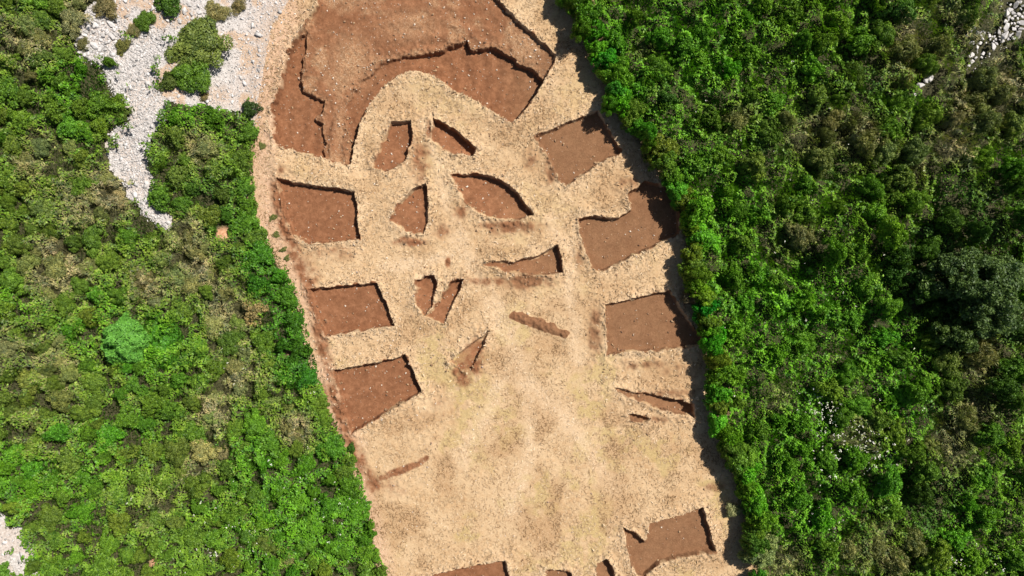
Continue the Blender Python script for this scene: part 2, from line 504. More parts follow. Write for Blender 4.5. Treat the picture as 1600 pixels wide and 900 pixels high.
# roughness of turf, quiet in the dug floors
rim = np.exp(-near / 0.55) * (near > 0)
turf = np.where(owner < 0, 0.035 + 0.46 * rim + 0.04 * sstep(0.4, 0.6, fbm(GX, GY, 3.0, 3, 51)), 0.03)
turf = turf + np.where(owner < 0, 0.30 * np.clip(smear, 0, .7) + 0.35 * sstep(0.5, 0.3, MOUND), 0)
turf = np.where(owner == IB, 0.09 + 0.20 * stony + 0.38 * lip, turf)
stony = np.maximum(stony, 0.35 * lip)
Z = Z - depth + rough * turf + 0.17 * rim
# heaped straw rim on the second right-hand rectangle, the straw banks, the soil ridge
def ridge(pts, w, h, smin=0.0):
    d = seg_dist(poly_w(pts), QX, QY)
    return h * np.exp(-(d / w) ** 2)
Z += ridge([(905, 328), (940, 322), (975, 312), (990, 296)], 0.35, 0.22) * (owner < 0)
Z += ridge([(430, 255), (500, 272), (555, 285)], 0.7, 0.22) * (owner < 0)
Z += ridge([(800, 492), (845, 508), (884, 524)], 0.34, 0.15) * (0.3 + 1.4 * fbm(GX, GY, 0.5, 3, 37))
Z += ridge([(560, 215), (585, 165), (630, 128), (680, 135), (740, 178)], 0.7, 0.12) * (owner < 0)
Z += ridge([(870, 150), (900, 120)], 0.9, 0.12) * (owner < 0)
soil = np.maximum(soil, (0.75 + 0.2 * sstep(1.0, 4.5, GX)) * sstep(0.50, 0.34, MOUND + 0.8 * edgen))
# pale stony margin along the left hedge and the scree
lm = seg_dist(poly_w([(450, 20), (425, 80), (412, 180), (405, 300), (420, 370), (455, 430), (480, 500), (498, 570), (520, 650), (545, 700)]), GX, GY)
pale = 0.85 * sstep(2.0, 0.3, lm) * (0.5 + 0.5 * fbm(GX, GY, 0.9, 3, 61))
lm2 = seg_dist(poly_w([(545, 700), (562, 760), (580, 830), (600, 900)]), GX, GY)
pale = np.maximum(pale, 0.7 * sstep(1.4, 0.2, lm2))
moss = sstep(0.50, 0.68, fbm(GX, GY, 3.2, 4, 71)) * sstep(0.35, 0.55, fbm(GX, GY, 0.7, 3, 72))
moss = np.clip(1.5 * moss * sstep(2.0, -8.0, GY) + 0.5 * moss, 0, 1.2)

track = np.zeros_like(Z)
for pts, w in (([(690, 270), (705, 340), (725, 395), (770, 470), (805, 560), (830, 640)], 0.9), ([(860, 345), (890, 400), (895, 470), (905, 560)], 0.6),
               ([(805, 560), (760, 640), (720, 720)], 0.7), ([(830, 600), (900, 680), (960, 760)], 0.8), ([(820, 600), (830, 700), (800, 800)], 0.7), ([(700, 400), (600, 420)], 0.6), ([(700, 330), (690, 270), (660, 190)], 0.5)):
    track = np.maximum(track, np.exp(-(seg_dist(poly_w(pts), QX + 1.5 * wx, QY) / w) ** 2))
track = np.maximum(track, 0.8 * rim)
track *= 0.35 + 0.9 * fbm(GX, GY, 1.1, 4, 63)
tawny = sstep(0.48, 0.66, fbm(GX, GY, 2.6, 4, 64) + 0.10 * sstep(4.0, -2.0, np.hypot(GX + 2, GY - 5)) + 0.22 * np.clip(smear, 0, .6)) * (1 - 0.8 * track)
tree_shade = 0.9 * sstep(1.5, 0.5, sdf(FIELD_W, QX, QY)) * sstep(4.0, 6.0, GX + 0.0 * GY)  # painted shade: darkens the ground under the right-hand tree crowns
inside = sdf(FIELD_W, QX, QY)
vid = np.arange(NX * NY).reshape(NY, NX)
quads = np.stack([vid[:-1, :-1], vid[:-1, 1:], vid[1:, 1:], vid[1:, :-1]], -1).reshape(-1, 4)
fin = (inside[:-1, :-1] > 0).ravel()
fown = owner[:-1, :-1].ravel()
fwal = (iswall[:-1, :-1] & (depth[:-1, :-1] + depth[1:, 1:] > 0.04)).ravel()
VV = np.stack([GX, GY, Z], -1).reshape(-1, 3)
brown = sstep(-3.0, 3.5, GX)
AT = {'tree_shade': tree_shade.ravel(), 'track': track.ravel(), 'tawny': tawny.ravel(), 'brown': brown.ravel(), 'soil': soil.ravel(), 'stony': stony.ravel(), 'pale': pale.ravel(), 'moss': moss.ravel()}

def sub_mesh(name, mask, mat):
    q = quads[mask]
    u, inv = np.unique(q, return_inverse=True)
    inv = inv.reshape(-1, 4)
    return mesh_np(name, VV[u], inv, mat, {k: a[u] for k, a in AT.items()}, smooth=True)

mound_face = (MOUND[:-1, :-1] < 0.45).ravel() & (fown < 0)
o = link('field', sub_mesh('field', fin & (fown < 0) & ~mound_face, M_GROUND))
tag(o, 'straw-coloured dry grass field with bare red patches', None, None, 'structure')
o = link('soil_ridge', sub_mesh('soil_ridge', mound_face & fin, M_GROUND))
tag(o, 'low brown earth ridge lying slantwise on the straw right of the middle', 'earth ridge')

def pit_empty(name, label, mask, group, cat):
    q = quads[mask]
    c = VV[q.ravel()].mean(0)
    e = bpy.data.objects.new(name, None)
    COL.objects.link(e)
    e.location = (float(c[0]), float(c[1]), 0.0)
    tag(e, label, cat, group)
    return e, c

def pit_part(e, name, mask, mat):
    if mask.sum() < 2: return None
    me = sub_mesh(name, mask, mat)
    p = link(name, me, e)
    p.matrix_parent_inverse.identity()
    p.location = (-e.location[0], -e.location[1], 0)
    return p

for i, (nm, lb, pl, D, wd) in enumerate(P):
    m = fin & (fown == i)
    e, c = pit_empty(nm, lb, m, 'square pits beside the field edges' if nm == 'square_pit' else ('wedge-shaped cuts in the straw' if nm == 'wedge_pit' else None), 'pit')
    pit_part(e, 'pit_floor', m & ~fwal, M_GROUND)
    pit_part(e, 'cut_bank', m & fwal, M_GROUND)
m = fin & (fown == IB)
e, c = pit_empty('stepped_excavation', 'huge stepped red soil excavation curving round the straw arch at the top', m, None, 'excavation')
fR = np.zeros(Z.shape, bool); fL = np.zeros(Z.shape, bool)
fR[b] = dR > 0.0; fL[b] = (dL > 0.0) & (dR <= 0)
fR, fL = fR[:-1, :-1].ravel(), fL[:-1, :-1].ravel()
p = pit_part(e, 'upper_terrace', m & ~fwal & ~fR & ~fL, M_GROUND); p['label'] = 'stony raised terrace scattered with pale rubble'
p = pit_part(e, 'dug_floor', m & ~fwal & fR, M_GROUND); p['label'] = 'smooth brown floor above the straw arch'
p = pit_part(e, 'dug_floor', m & ~fwal & fL, M_GROUND); p['label'] = 'smooth red floor along the left side'
pit_part(e, 'cut_bank', m & fwal, M_GROUND)

def ground_z(x, y):
    i = np.clip(((np.asarray(x) - xs[0]) / CELL).astype(int), 0, NX - 1)
    j = np.clip(((np.asarray(y) - ys[0]) / CELL).astype(int), 0, NY - 1)
    return Z[j, i], soil[j, i], owner[j, i], inside[j, i], stony[j, i]

# ------------------------------------------------------------------ hillside and scree
def hill_z(x, y):
    x, y = np.asarray(x, float), np.asarray(y, float)
    d = -sdf(FIELD_W, x, y)
    out = sstep(0.0, 6.0, d)
    z = -0.06 + out * (1.1 * (fbm(x, y, 9.0, 3, 81) - 0.5)) + np.minimum(np.maximum(d - 1.0, 0), 60) * np.where(x < 0, 0.20, 0.12)
    return np.where(d < -0.6, -1.6, z)

def W2(px, py, h=0.0):
    """photograph pixel -> ground point on the sloping hillside, for something whose visible height is h above it"""
    z = np.zeros(np.shape(px)) + 0.0
    for _ in range(6):
        x, y = W(px, py, z + h)
        z = np.maximum(hill_z(np.atleast_1d(x), np.atleast_1d(y)).reshape(np.shape(x)), -0.06)
    return x, y
def PX(x, y, h=0.0):
    k = (H - np.maximum(hill_z(x, y), -0.06) - h) / H * MPP
    return x / k + 800, 450 - y / k
SCREE_W = {k: np.stack(W2(np.array(v, float)[:, 0], np.array(v, float)[:, 1]), 1) for k, v in SCREE.items()}
hx = np.concatenate([np.arange(-400, -50, 25), np.arange(-50, 50, 0.4), np.arange(50, 401, 25)])
hy = np.concatenate([np.arange(-400, -32, 25), np.arange(-32, 32, 0.4), np.arange(32, 401, 25)])
HX, HY = np.meshgrid(hx, hy)
HZ = hill_z(HX, HY)
clay = np.zeros_like(HZ)
CLAY = [(352, 364, 14, 10), (460, 548, 14, 8), (565, 798, 8, 10), (240, 880, 6, 6)]
for (px, py, rx, ry) in CLAY:
    clay = np.maximum(clay, sstep(0.25, 0.6, spot(px, py, rx, ry, HX, HY, True)))
hid = np.arange(HX.size).reshape(HX.shape)
hq = np.stack([hid[:-1, :-1], hid[:-1, 1:], hid[1:, 1:], hid[1:, :-1]], -1).reshape(-1, 4)
o = link('hillside', mesh_np('hillside', np.stack([HX, HY, HZ], -1).reshape(-1, 3), hq, M_HILL, {'clay': clay.ravel()}, smooth=True))
tag(o, 'dark earth under the scrub on both sides of the field', None, None, 'structure')

SC_LAB = {'left': 'white limestone scree running down through the left-hand scrub', 'upper': 'pale stony ground above the left-hand scrub beside the field',
          'corner': 'bare white gravel in the lower left corner', 'far': 'white rocky patch in the upper right corner'}
def scree_z(x, y):
    return hill_z(x, y) + 0.10 + 0.12 * (fbm(x, y, 0.5, 3, 91) - 0.5)
for k, pw in SCREE_W.items():
    if k == 'far': continue          # only boulders on dark earth there
    gx = np.arange(pw[:, 0].min() - 0.5, pw[:, 0].max() + 0.5, 0.1)
    gy = np.arange(pw[:, 1].min() - 0.5, pw[:, 1].max() + 0.5, 0.1)
    A, B = np.meshgrid(gx, gy)
    ax, ay = A + (fbm(A, B, 1.0, 3, 95) - .5) * 1.2, B + (fbm(A, B, 1.0, 3, 96) - .5) * 1.2
    ins = sdf(pw, ax, ay) > 0
    sz = scree_z(A, B)
    df = sdf(FIELD_W, A, B)
    sz = np.where(df > 0, 0.0 + 0.16 * (fbm(A, B, 0.5, 3, 91) - .5) - 0.12 * sstep(0, 1.2, df), sz)
    dirt = sstep(0.46, 0.62, fbm(A, B, 1.6, 4, 97)) * {'upper': 0.95, 'far': 1.0}.get(k, 0.3)
    if k == 'far': dirt = np.maximum(dirt, 0.6)
    if k == 'upper':
        dirt = np.maximum(dirt, np.maximum(0.8 * spot(345, 150, 26, 16, A, B, True), 0.7 * sstep(-3.0, 0.3, df)))
    ids = np.arange(A.size).reshape(A.shape)
    q = np.stack([ids[:-1, :-1], ids[:-1, 1:], ids[1:, 1:], ids[1:, :-1]], -1)[ins[:-1, :-1]]
    u, inv = np.unique(q, return_inverse=True)
    vv = np.stack([A, B, sz], -1).reshape(-1, 3)[u]
    o = link('scree_ground', mesh_np('scree_ground', vv, inv.reshape(-1, 4), M_SCREE, {'dirt': dirt.ravel()[u]}, smooth=True))
    tag(o, SC_LAB[k], None, None, 'structure')

# ------------------------------------------------------------------ stones
def ico():
    import bmesh
    bm = bmesh.new()
    bmesh.ops.create_icosphere(bm, subdivisions=1, radius=1)
    v = np.array([t.co[:] for t in bm.verts]); f = np.array([[a.index for a in t.verts] for t in bm.faces])
    bm.free()
    return v, f
ICO_V, ICO_F = ico()
def rotz(v, a):
    c, s = np.cos(a), np.sin(a)
    return np.stack([v[..., 0] * c - v[..., 1] * s, v[..., 0] * s + v[..., 1] * c, v[..., 2]], -1)
CUBE_V = np.array([[x, y, z] for x in (-1, 1) for y in (-1, 1) for z in (-1, 1)], float) * 0.72
CUBE_F = np.array([[0, 1, 3, 2], [4, 6, 7, 5], [0, 4, 5, 1], [2, 3, 7, 6], [0, 2, 6, 4], [1, 5, 7, 3]])
def rocks_mesh(name, pos, size, mat, flat=0.6):
    """angular broken stones"""
    n = len(pos)
    v = CUBE_V[None] * (0.55 + 0.75 * rng.random((n, 8, 3)))
    v = v * np.stack([0.8 + 0.9 * rng.random(n), 0.65 + 0.4 * rng.random(n), flat * (0.6 + 0.7 * rng.random(n))], -1)[:, None]
    v[..., 2] += v[..., 0] * rng.normal(size=(n, 1)) * .3 + v[..., 1] * rng.normal(size=(n, 1)) * .3
    v = rotz(v, rng.random(n)[:, None] * 6.28)
    v = v * np.asarray(size)[:, None, None] + pos[:, None]
    f = CUBE_F[None] + (np.arange(n) * 8)[:, None, None]
    tone = np.repeat(rng.random(n), 8)
    return mesh_np(name, v.reshape(-1, 3), f.reshape(-1, 4), mat, {'tone': tone})

def scatter_poly(pw, n):
    out = []
    while len(out) < n:
        x = rng.uniform(pw[:, 0].min(), pw[:, 0].max(), n * 2)
        y = rng.uniform(pw[:, 1].min(), pw[:, 1].max(), n * 2)
        m = sdf(pw, x, y) > -0.25 + 0.5 * rng.random(n * 2)
        out += list(zip(x[m], y[m]))
    return np.array(out[:n])

for k, n in (('left', 9000), ('upper', 5200), ('corner', 500), ('far', 120)):
    p = scatter_poly(SCREE_W[k], n)
    s = 0.028 + 0.065 * rng.random(n) ** 3 + 0.16 * rng.random(n) ** 50
    z = np.where(sdf(FIELD_W, p[:, 0], p[:, 1]) > 0, 0.0, scree_z(p[:, 0], p[:, 1]))
    o = link('gravel', rocks_mesh('gravel', np.column_stack([p, z + s * 0.05]), s, M_ROCK, 0.5))
    tag(o, {'left': 'loose white limestone chips covering the left scree run', 'upper': 'loose pale stones beside the upper left edge of the field',
            'corner': 'fine white gravel in the lower left corner', 'far': 'small stones between the boulders in the upper right corner'}[k], 'gravel', None, 'stuff')

# pebbles on the field and in the pits
n = 9000
px = rng.uniform(-20, 17, n); py = rng.uniform(-23, 23, n)
gz, gs, go, gi, gst = ground_z(px, py)
keep = (gi > 0.2) & (rng.random(n) < np.where(go == IB, 0.6 + 1.5 * gst, np.where(go >= 0, 0.5, np.where(px < -6, 0.45, 0.12))) * np.where(px > 4, 0.35, 1.0))
sz = 0.022 + 0.065 * rng.random(n) ** 4
o = link('pebbles', rocks_mesh('pebbles', np.column_stack([px, py, gz + sz * .2])[keep], sz[keep], M_PEBBLE))
tag(o, 'pale pebbles strewn over the red soil and straw', 'pebbles', None, 'stuff')

n = 60000
cx_ = rng.uniform(-20, 17, n); cy_ = rng.uniform(-23, 23, n)
gz, gs, go, gi, gst = ground_z(cx_, cy_)
ii = np.clip(((cx_ - xs[0]) / CELL).astype(int), 0, NX - 1); jj = np.clip(((cy_ - ys[0]) / CELL).astype(int), 0, NY - 1)
dw = np.where(go >= 0, din[jj, ii], near[jj, ii])
keep = (gi > 0.1) & ((rng.random(n) < 0.55 * np.exp(-dw / 0.22) * (fbm(cx_, cy_, 0.8, 2, 44) > .42)) | (rng.random(n) < 0.05 * (go >= 0) + 0.10 * lip[jj, ii] + 0.12 * np.clip(smear[jj, ii], 0, .7) * (go < 0)))
sz = 0.025 + 0.075 * rng.random(n) ** 3
o = link('soil_clods', rocks_mesh('soil_clods', np.column_stack([cx_, cy_, gz + sz * .2])[keep], sz[keep], M_CLOD, 0.7))
tag(o, 'crumbled soil clods along the cut edges of the pits', 'soil clods', None, 'stuff')

# individual boulders
ROCK_ME = []
import bmesh
for i in range(10):
    bm = bmesh.new()
    pts = rng.normal(size=(16, 3)); pts /= np.linalg.norm(pts, axis=1, keepdims=True)
    pts *= np.array([1.0 + .45 * rng.random(), .72 + .25 * rng.random(), .62]) * (0.8 + .25 * rng.random((16, 1)))
    for q in pts: bm.verts.new(q)
    r_ = bmesh.ops.convex_hull(bm, input=bm.verts)
    bmesh.ops.delete(bm, geom=[g for g in bm.verts if not g.link_faces], context='VERTS')
    bmesh.ops.bevel(bm, geom=bm.edges[:], offset=0.05, segments=1, affect='EDGES', clamp_overlap=True)
    me = bpy.data.meshes.new('boulder'); bm.to_mesh(me); bm.free()
    me.materials.append(M_ROCK)
    at = me.attributes.new('tone', 'FLOAT', 'POINT'); at.data.foreach_set('value', np.full(len(me.vertices), 0.3 + .6 * rng.random(), np.float32))
    ROCK_ME.append(me)
def boulder(px, py, s, label, group):
    x, y = W2(px, py)
    x, y = float(x), float(y)
    o = link('boulder', ROCK_ME[rng.integers(10)], None, (x, y, float(hill_z(np.array([x]), np.array([y]))[0]) + 0.1 + 0.22 * s + (0.35 if px > 800 else 0.0)))
    o.scale = (s, s, s * (0.8 + .4 * rng.random()))
    o.rotation_euler = (rng.normal() * .2, rng.normal() * .2, rng.random() * 6.28)
    tag(o, label, 'boulder', group)
def boulders(pl, n, smin, smax, label, group, gap=0.9):
    pw = np.array(pl, float); pts = []
    t = 0
    while len(pts) < n and t < 5000:
        t += 1
        x, y = rng.uniform(pw[:, 0].min(), pw[:, 0].max()), rng.uniform(pw[:, 1].min(), pw[:, 1].max())
        if sdf(pw, np.array([x]), np.array([y]))[0] < 0: continue
        s = rng.uniform(smin, smax)
        if any((x - a) ** 2 + (y - b2) ** 2 < (gap * (s + c) / MPP) ** 2 for a, b2, c in pts): continue
        pts.append((x, y, s)); boulder(x, y, s, label, group)
boulders([(1604, -8), (1604, 28), (1588, 55), (1572, 68), (1545, 76), (1540, 64), (1560, 40), (1562, 22), (1580, 0)], 52, 0.10, 0.40, 'angular white limestone boulder piled in the upper right corner of the scrub', 'white boulders in the upper right corner', .8)
boulders([(1540, 55), (1555, 74), (1540, 88), (1520, 100), (1512, 114), (1503, 108), (1512, 86), (1500, 48), (1515, 45)], 20, 0.12, 0.3, 'white limestone boulder trailing down from the pile into the upper right bushes', 'boulders trailing from the upper right pile')
boulders([(122, 55), (165, 20), (185, 30), (178, 60), (160, 90), (125, 95)], 46, 0.14, 0.34, 'rounded white boulder heaped at the head of the left scree run', 'white boulders heading the left scree')
boulders([(225, 5), (300, 0), (335, 10), (325, 35), (300, 30), (262, 40), (225, 25)], 22, 0.1, 0.26, 'pale boulder among dry grass above the lone bush', 'pale boulders above the lone bush')
for (px, py, s, lb) in [(1447, 125, .32, 'white boulder half under dark scrub, uppermost of the isolated four'), (1442, 128, .26, 'white boulder touching the uppermost of the isolated four'),
                        (1432, 136, .3, 'lone long white boulder in the gap below the shaded pair'), (1425, 153, .24, 'small white boulder lowest of the isolated four')]:
    boulder(px, py, s, lb, 'isolated white boulders in the right scrub')

# ------------------------------------------------------------------ dry grass blades
def leaves_np(c, nrm, L, Wd, bend=0.0):
    """diamond-shaped leaf quads at centres c facing nrm"""
    n = len(c)
    r = rng.normal(size=(n, 3))
    nrm = nrm / (np.linalg.norm(nrm, axis=1, keepdims=True) + 1e-9)
    t = np.cross(nrm, r); t /= (np.linalg.norm(t, axis=1, keepdims=True) + 1e-9)
    bt = np.cross(nrm, t)
    L = np.asarray(L)[:, None]; Wd = np.asarray(Wd)[:, None]
    v = np.stack([c - t * L, c + bt * Wd + t * L * 0.1 - nrm * bend * Wd, c + t * L, c - bt * Wd + t * L * .1 - nrm * bend * Wd], 1)
    f = np.arange(n * 4).reshape(n, 4)
    return v.reshape(-1, 3), f

n = 120000
x = rng.uniform(-21, 19, n); y = rng.uniform(-23.5, 23.5, n)
gz, gs, go, gi, gst = ground_z(x, y)
clump = fbm(x, y, 0.5, 3, 101)
keep = (gi > 0) & (go < 0) & (gs < 0.32 * rng.random(n) + 0.03) & (clump > 0.30 + 0.25 * rng.random(n))
x, y, gz, clump = x[keep], y[keep], gz[keep], clump[keep]
n = len(x)
nr = np.column_stack([rng.normal(size=(n, 2)) * 0.35, np.ones(n)])
L = 0.06 + 0.14 * rng.random(n); h = 0.01 + 0.05 * rng.random(n) * clump
v, f = leaves_np(np.column_stack([x, y, gz + h]), nr, L, 0.014 + 0.022 * rng.random(n))
ii = np.clip(((x - xs[0]) / CELL).astype(int), 0, NX - 1); jj = np.clip(((y - ys[0]) / CELL).astype(int), 0, NY - 1)
tone = np.repeat(np.clip(0.42 + 0.17 * rng.normal(size=n) + 0.3 * track[jj, ii] - 0.35 * tawny[jj, ii], 0, 1), 4)
o = link('dry_grass', mesh_np('dry_grass', v, f, M_STRAW, {'tone': tone}))
tag(o, 'matted straw-dry grass covering the field', 'grass', None, 'stuff')

n = 90000
x = rng.uniform(-20, 18, n); y = rng.uniform(-23.5, 23.5, n)
gz, gs, go, gi, gst = ground_z(x, y)
ii = np.clip(((x - xs[0]) / CELL).astype(int), 0, NX - 1); jj = np.clip(((y - ys[0]) / CELL).astype(int), 0, NY - 1)
nr_ = near[jj, ii]
cl = fbm(x, y, 0.32, 2, 105)
keep = (gi > 0) & (go < 0) & (np.exp(-nr_ / 0.7) > rng.random(n)) & (cl > 0.42) & (gs < 0.45)
x, y, gz, cl = x[keep], y[keep], gz[keep], cl[keep]
n = len(x)
nr = np.column_stack([rng.normal(size=(n, 2)) * 1.1, np.ones(n)])
v, f = leaves_np(np.column_stack([x, y, gz + 0.03 + 0.42 * np.clip(cl - .42, 0, .4) * (0.4 + rng.random(n))]), nr, 0.08 + 0.13 * rng.random(n), 0.014 + 0.022 * rng.random(n))
tone = np.repeat(np.clip(0.58 + 0.28 * rng.normal(size=n), 0, 1), 4)
o = link('grass_tussocks', mesh_np('grass_tussocks', v, f, M_STRAW, {'tone': tone}))
tag(o, 'rough straw tussocks fringing the rims of the pits', 'grass', None, 'stuff')

# ------------------------------------------------------------------ vegetation zones (colour by place)
DRY = [(150, 40, 55), (60, 60, 50), (60, 250, 60), (100, 410, 70), (230, 450, 45), (310, 420, 45), (345, 500, 50), (375, 590, 48), (55, 590, 85), (300, 720, 45), (250, 800, 40), (130, 310, 50),
       (470, 665, 30), (1225, 375, 60), (1430, 60, 70), (1560, 150, 90), (1485, 700, 55), (1500, 655, 40), (1365, 855, 75), (1210, 620, 30), (1330, 690, 50), (1500, 200, 60), (1270, 210, 50),
       (1440, 260, 40), (1235, 880, 40), (190, 300, 40), (290, 360, 40), (1560, 40, 50), (1530, 560, 40), (1390, 330, 40), (1000, 80, 20), (1150, 180, 30), (1345, 220, 40), (300, 240, 50), (330, 640, 40), (1600, 700, 20)]
BRIGHT = [(300, 350, 30), (335, 385, 40), (385, 430, 45), (430, 500, 45), (455, 560, 35), (395, 395, 40), (1150, 700, 60), (1280, 640, 60), (1330, 560, 60), (1400, 820, 60), (1500, 800, 50), (1220, 500, 60), (1190, 780, 60), (1050, 120, 50), (360, 400, 55), (420, 470, 60), (450, 545, 40), (120, 120, 55), (50, 450, 60), (130, 500, 50), (60, 740, 90), (200, 650, 70), (450, 830, 100), (520, 770, 60), (1120, 400, 60), (1180, 330, 50),
          (1130, 520, 70), (1180, 640, 80), (1000, 180, 60), (930, 60, 60), (1060, 60, 70), (1230, 720, 80), (1300, 480, 60), (1400, 540, 60), (1250, 820, 80), (1180, 860, 60), (1110, 450, 60), (1150, 580, 70), (1200, 430, 60), (1240, 560, 60), (1080, 260, 50), (980, 110, 40), (1340, 780, 60), (1420, 640, 40), (240, 530, 40), (300, 190, 60), (380, 680, 60)]
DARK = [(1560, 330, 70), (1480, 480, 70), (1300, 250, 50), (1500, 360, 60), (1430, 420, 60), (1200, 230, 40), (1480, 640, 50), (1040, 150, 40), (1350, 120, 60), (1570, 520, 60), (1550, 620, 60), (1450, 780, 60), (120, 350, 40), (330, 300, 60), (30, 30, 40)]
def zone(px, py):
    px, py = np.asarray(px, float), np.asarray(py, float)
    def w(L):
        s = np.zeros_like(px)
        for a, b2, r in L:
            s = s + np.exp(-((px - a) ** 2 + (py - b2) ** 2) / (r * r))
        return np.clip(s, 0, 1.2)
    u_, v_ = (0.6 * px + 0.8 * py) / 2.4, 0.8 * px - 0.6 * py      # growth runs in bands down the slope
    nz = fbm(u_, v_, 42, 4, 111) - 0.5
    n2 = fbm(u_, v_, 34, 4, 112) - 0.5
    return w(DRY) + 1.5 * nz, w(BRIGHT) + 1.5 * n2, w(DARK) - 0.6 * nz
C_MID = np.array([0.090, 0.200, 0.014]); C_BRI = np.array([0.088, 0.245, 0.013]); C_DRY = np.array([0.250, 0.255, 0.115])
C_OLV = np.array([0.130, 0.225, 0.026]); C_DRK = np.array([0.048, 0.122, 0.018]); C_TAN = np.array([0.38, 0.32, 0.21])
def zone_color(px, py, jit=1.0):
    d, br, dk = zone(px, py)
    n = len(d)
    d = (d + jit * 0.28 * rng.normal(size=n)); br = br + jit * 0.25 * rng.normal(size=n)
    c = np.repeat(C_MID[None], n, 0)
    left = (np.asarray(px) < 640)[:, None]
    c = np.where(left, (0.7 * c + 0.3 * C_OLV) * 1.1, c)
    c = np.where(left, c, c * 1.4)
    c = c + (C_BRI * np.where(left, 1.0, 1.25) - c) * sstep(0.1, 0.7, br)[:, None]
    band = np.exp(-((np.asarray(px) - 345 - 0.62 * (np.asarray(py) - 370)) / 55) ** 2) * (np.asarray(py) > 320) * (np.asarray(py) < 600) * left[:, 0]   # deep green thicket beside the clearing
    c = c + (np.array([0.045, 0.160, 0.010]) - c) * (0.85 * band)[:, None]
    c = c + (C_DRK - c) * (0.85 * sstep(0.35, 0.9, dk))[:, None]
    c = c + (C_OLV - c) * (sstep(0.1, 0.5, d)[:, None] * np.where(left, 1.0, 0.65))
    c = c + (C_DRY - c) * (sstep(0.5, 1.0, d)[:, None] * np.where(left, 1.0, 0.6))
    c = c + (C_TAN - c) * (0.7 * sstep(1.0, 1.5, d))[:, None]
    return c, d, br, dk

VIS_L = [(400, -60), (372, 130), (404, 165), (407, 200), (398, 240), (397, 300), (405, 345), (424, 385), (447, 422), (466, 452), (477, 500), (487, 550), (502, 602), (518, 642), (533, 682), (552, 716),
         (563, 748), (576, 778), (582, 802), (588, 850), (607, 890), (616, 930), (616, 1010)]
VIS_R = [(850, -60), (862, 0), (884, 42), (908, 76), (930, 130), (932, 172), (962, 200), (990, 232), (1016, 268), (1034, 302), (1050, 345), (1060, 400), (1066, 450), (1080, 510), (1098, 558), (1106, 600),
         (1110, 640), (1118, 690), (1140, 735), (1152, 765), (1158, 800), (1168, 850), (1178, 900), (1190, 1010)]
VIS_R = [(px + (5 if py < 600 else -8), py) for px, py in VIS_R]
GAP = poly_w(VIS_L + VIS_R[::-1])
RS = 0.2
rx_, ry_ = np.meshgrid(np.arange(-56, 56, RS), np.arange(-36, 36, RS))
RD = -sdf(GAP, rx_, ry_) + (fbm(rx_, ry_, 0.7, 3, 93) - .5) * 0.9
for k, pw in SCREE_W.items():
    RD = np.minimum(RD, -sdf(pw, rx_ + (fbm(rx_, ry_, 1.0, 3, 95) - .5) * 1.2, ry_ + (fbm(rx_, ry_, 1.0, 3, 96) - .5) * 1.2) + (-0.1 if k != 'upper' else -0.1) + np.maximum(0, fbm(rx_, ry_, 0.9, 4, 94) - .60) * 7)
for (px, py, rx, ry) in CLAY + [(1436, 142, 15, 18), (1447, 124, 14, 9)]:
    RD = np.minimum(RD, (0.45 - spot(px, py, rx, ry, rx_, ry_, True)) * 2)
def in_scrub(x, y, margin=0.0):
    i = np.clip(((np.asarray(x) + 56) / RS).astype(int), 0, RD.shape[1] - 1)
    j = np.clip(((np.asarray(y) + 36) / RS).astype(int), 0, RD.shape[0] - 1)
    return RD[j, i] > margin

# ------------------------------------------------------------------ undergrowth carpet (nobody could count it)
def carpet(name, x0, x1, y0, y1, dens, hscale, label, seed):
    n = int((x1 - x0) * (y1 - y0) * dens)
    x = rng.uniform(x0, x1, n); y = rng.uniform(y0, y1, n)
    m = in_scrub(x, y, 0.05)
    x, y = x[m], y[m]
    n = len(x)
    px, py = PX(x, y, 0.3)
    lump = fbm(x, y, 0.6, 3, seed)
    big = fbm(x, y, 3.2, 3, seed + 5)
    right = x > 0
    edge = np.where(right, np.clip(-sdf(GAP, x, y) / 0.7, 0.5, 1), np.clip(-sdf(GAP, x, y) / 1.2, 0.25, 1))
    ca, sa = 0.8, -0.6                       # ridges of growth running down to the lower right
    u_, v_ = (0.6 * x - 0.8 * y) / 2.6, 0.8 * x + 0.6 * y
    band = fbm(u_, v_, 2.0, 4, seed + 20)
    band = sstep(0.32, 0.68, band)
    h = hscale * edge * ((1.5 * sstep(0.25, 0.8, lump) * (0.35 + 0.8 * big) + 0.15) * (0.55 + 0.45 * rng.random(n)) + np.where(right, np.where(y < -3, 0.6, 1.05), 1.0) * band)
    gx = (fbm(x + .15, y, .75, 3, seed) - lump) / .15; gy = (fbm(x, y + .15, .75, 3, seed) - lump) / .15
    nr = np.column_stack([-gx * hscale * 1.2 + rng.normal(size=n) * .55, -gy * hscale * 1.2 + rng.normal(size=n) * .55, np.ones(n)])
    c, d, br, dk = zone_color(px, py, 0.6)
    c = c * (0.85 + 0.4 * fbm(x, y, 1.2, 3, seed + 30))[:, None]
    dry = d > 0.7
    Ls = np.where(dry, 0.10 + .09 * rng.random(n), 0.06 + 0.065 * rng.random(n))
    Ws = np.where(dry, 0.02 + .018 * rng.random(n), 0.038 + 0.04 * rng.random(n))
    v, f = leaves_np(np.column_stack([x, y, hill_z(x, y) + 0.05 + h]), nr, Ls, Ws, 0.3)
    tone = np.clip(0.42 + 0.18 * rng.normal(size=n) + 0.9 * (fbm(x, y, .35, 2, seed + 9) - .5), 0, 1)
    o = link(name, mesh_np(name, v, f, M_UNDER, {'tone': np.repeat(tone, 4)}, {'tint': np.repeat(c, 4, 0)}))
    tag(o, label, 'undergrowth', None, 'stuff')
carpet('undergrowth', -50, -8, -31, 31, 170, 0.62, 'low tangled green and straw-coloured undergrowth left of the field', 201)
carpet('undergrowth', 2, 48, -31, 31, 175, 0.92, 'low tangled dark green undergrowth right of the field', 301)

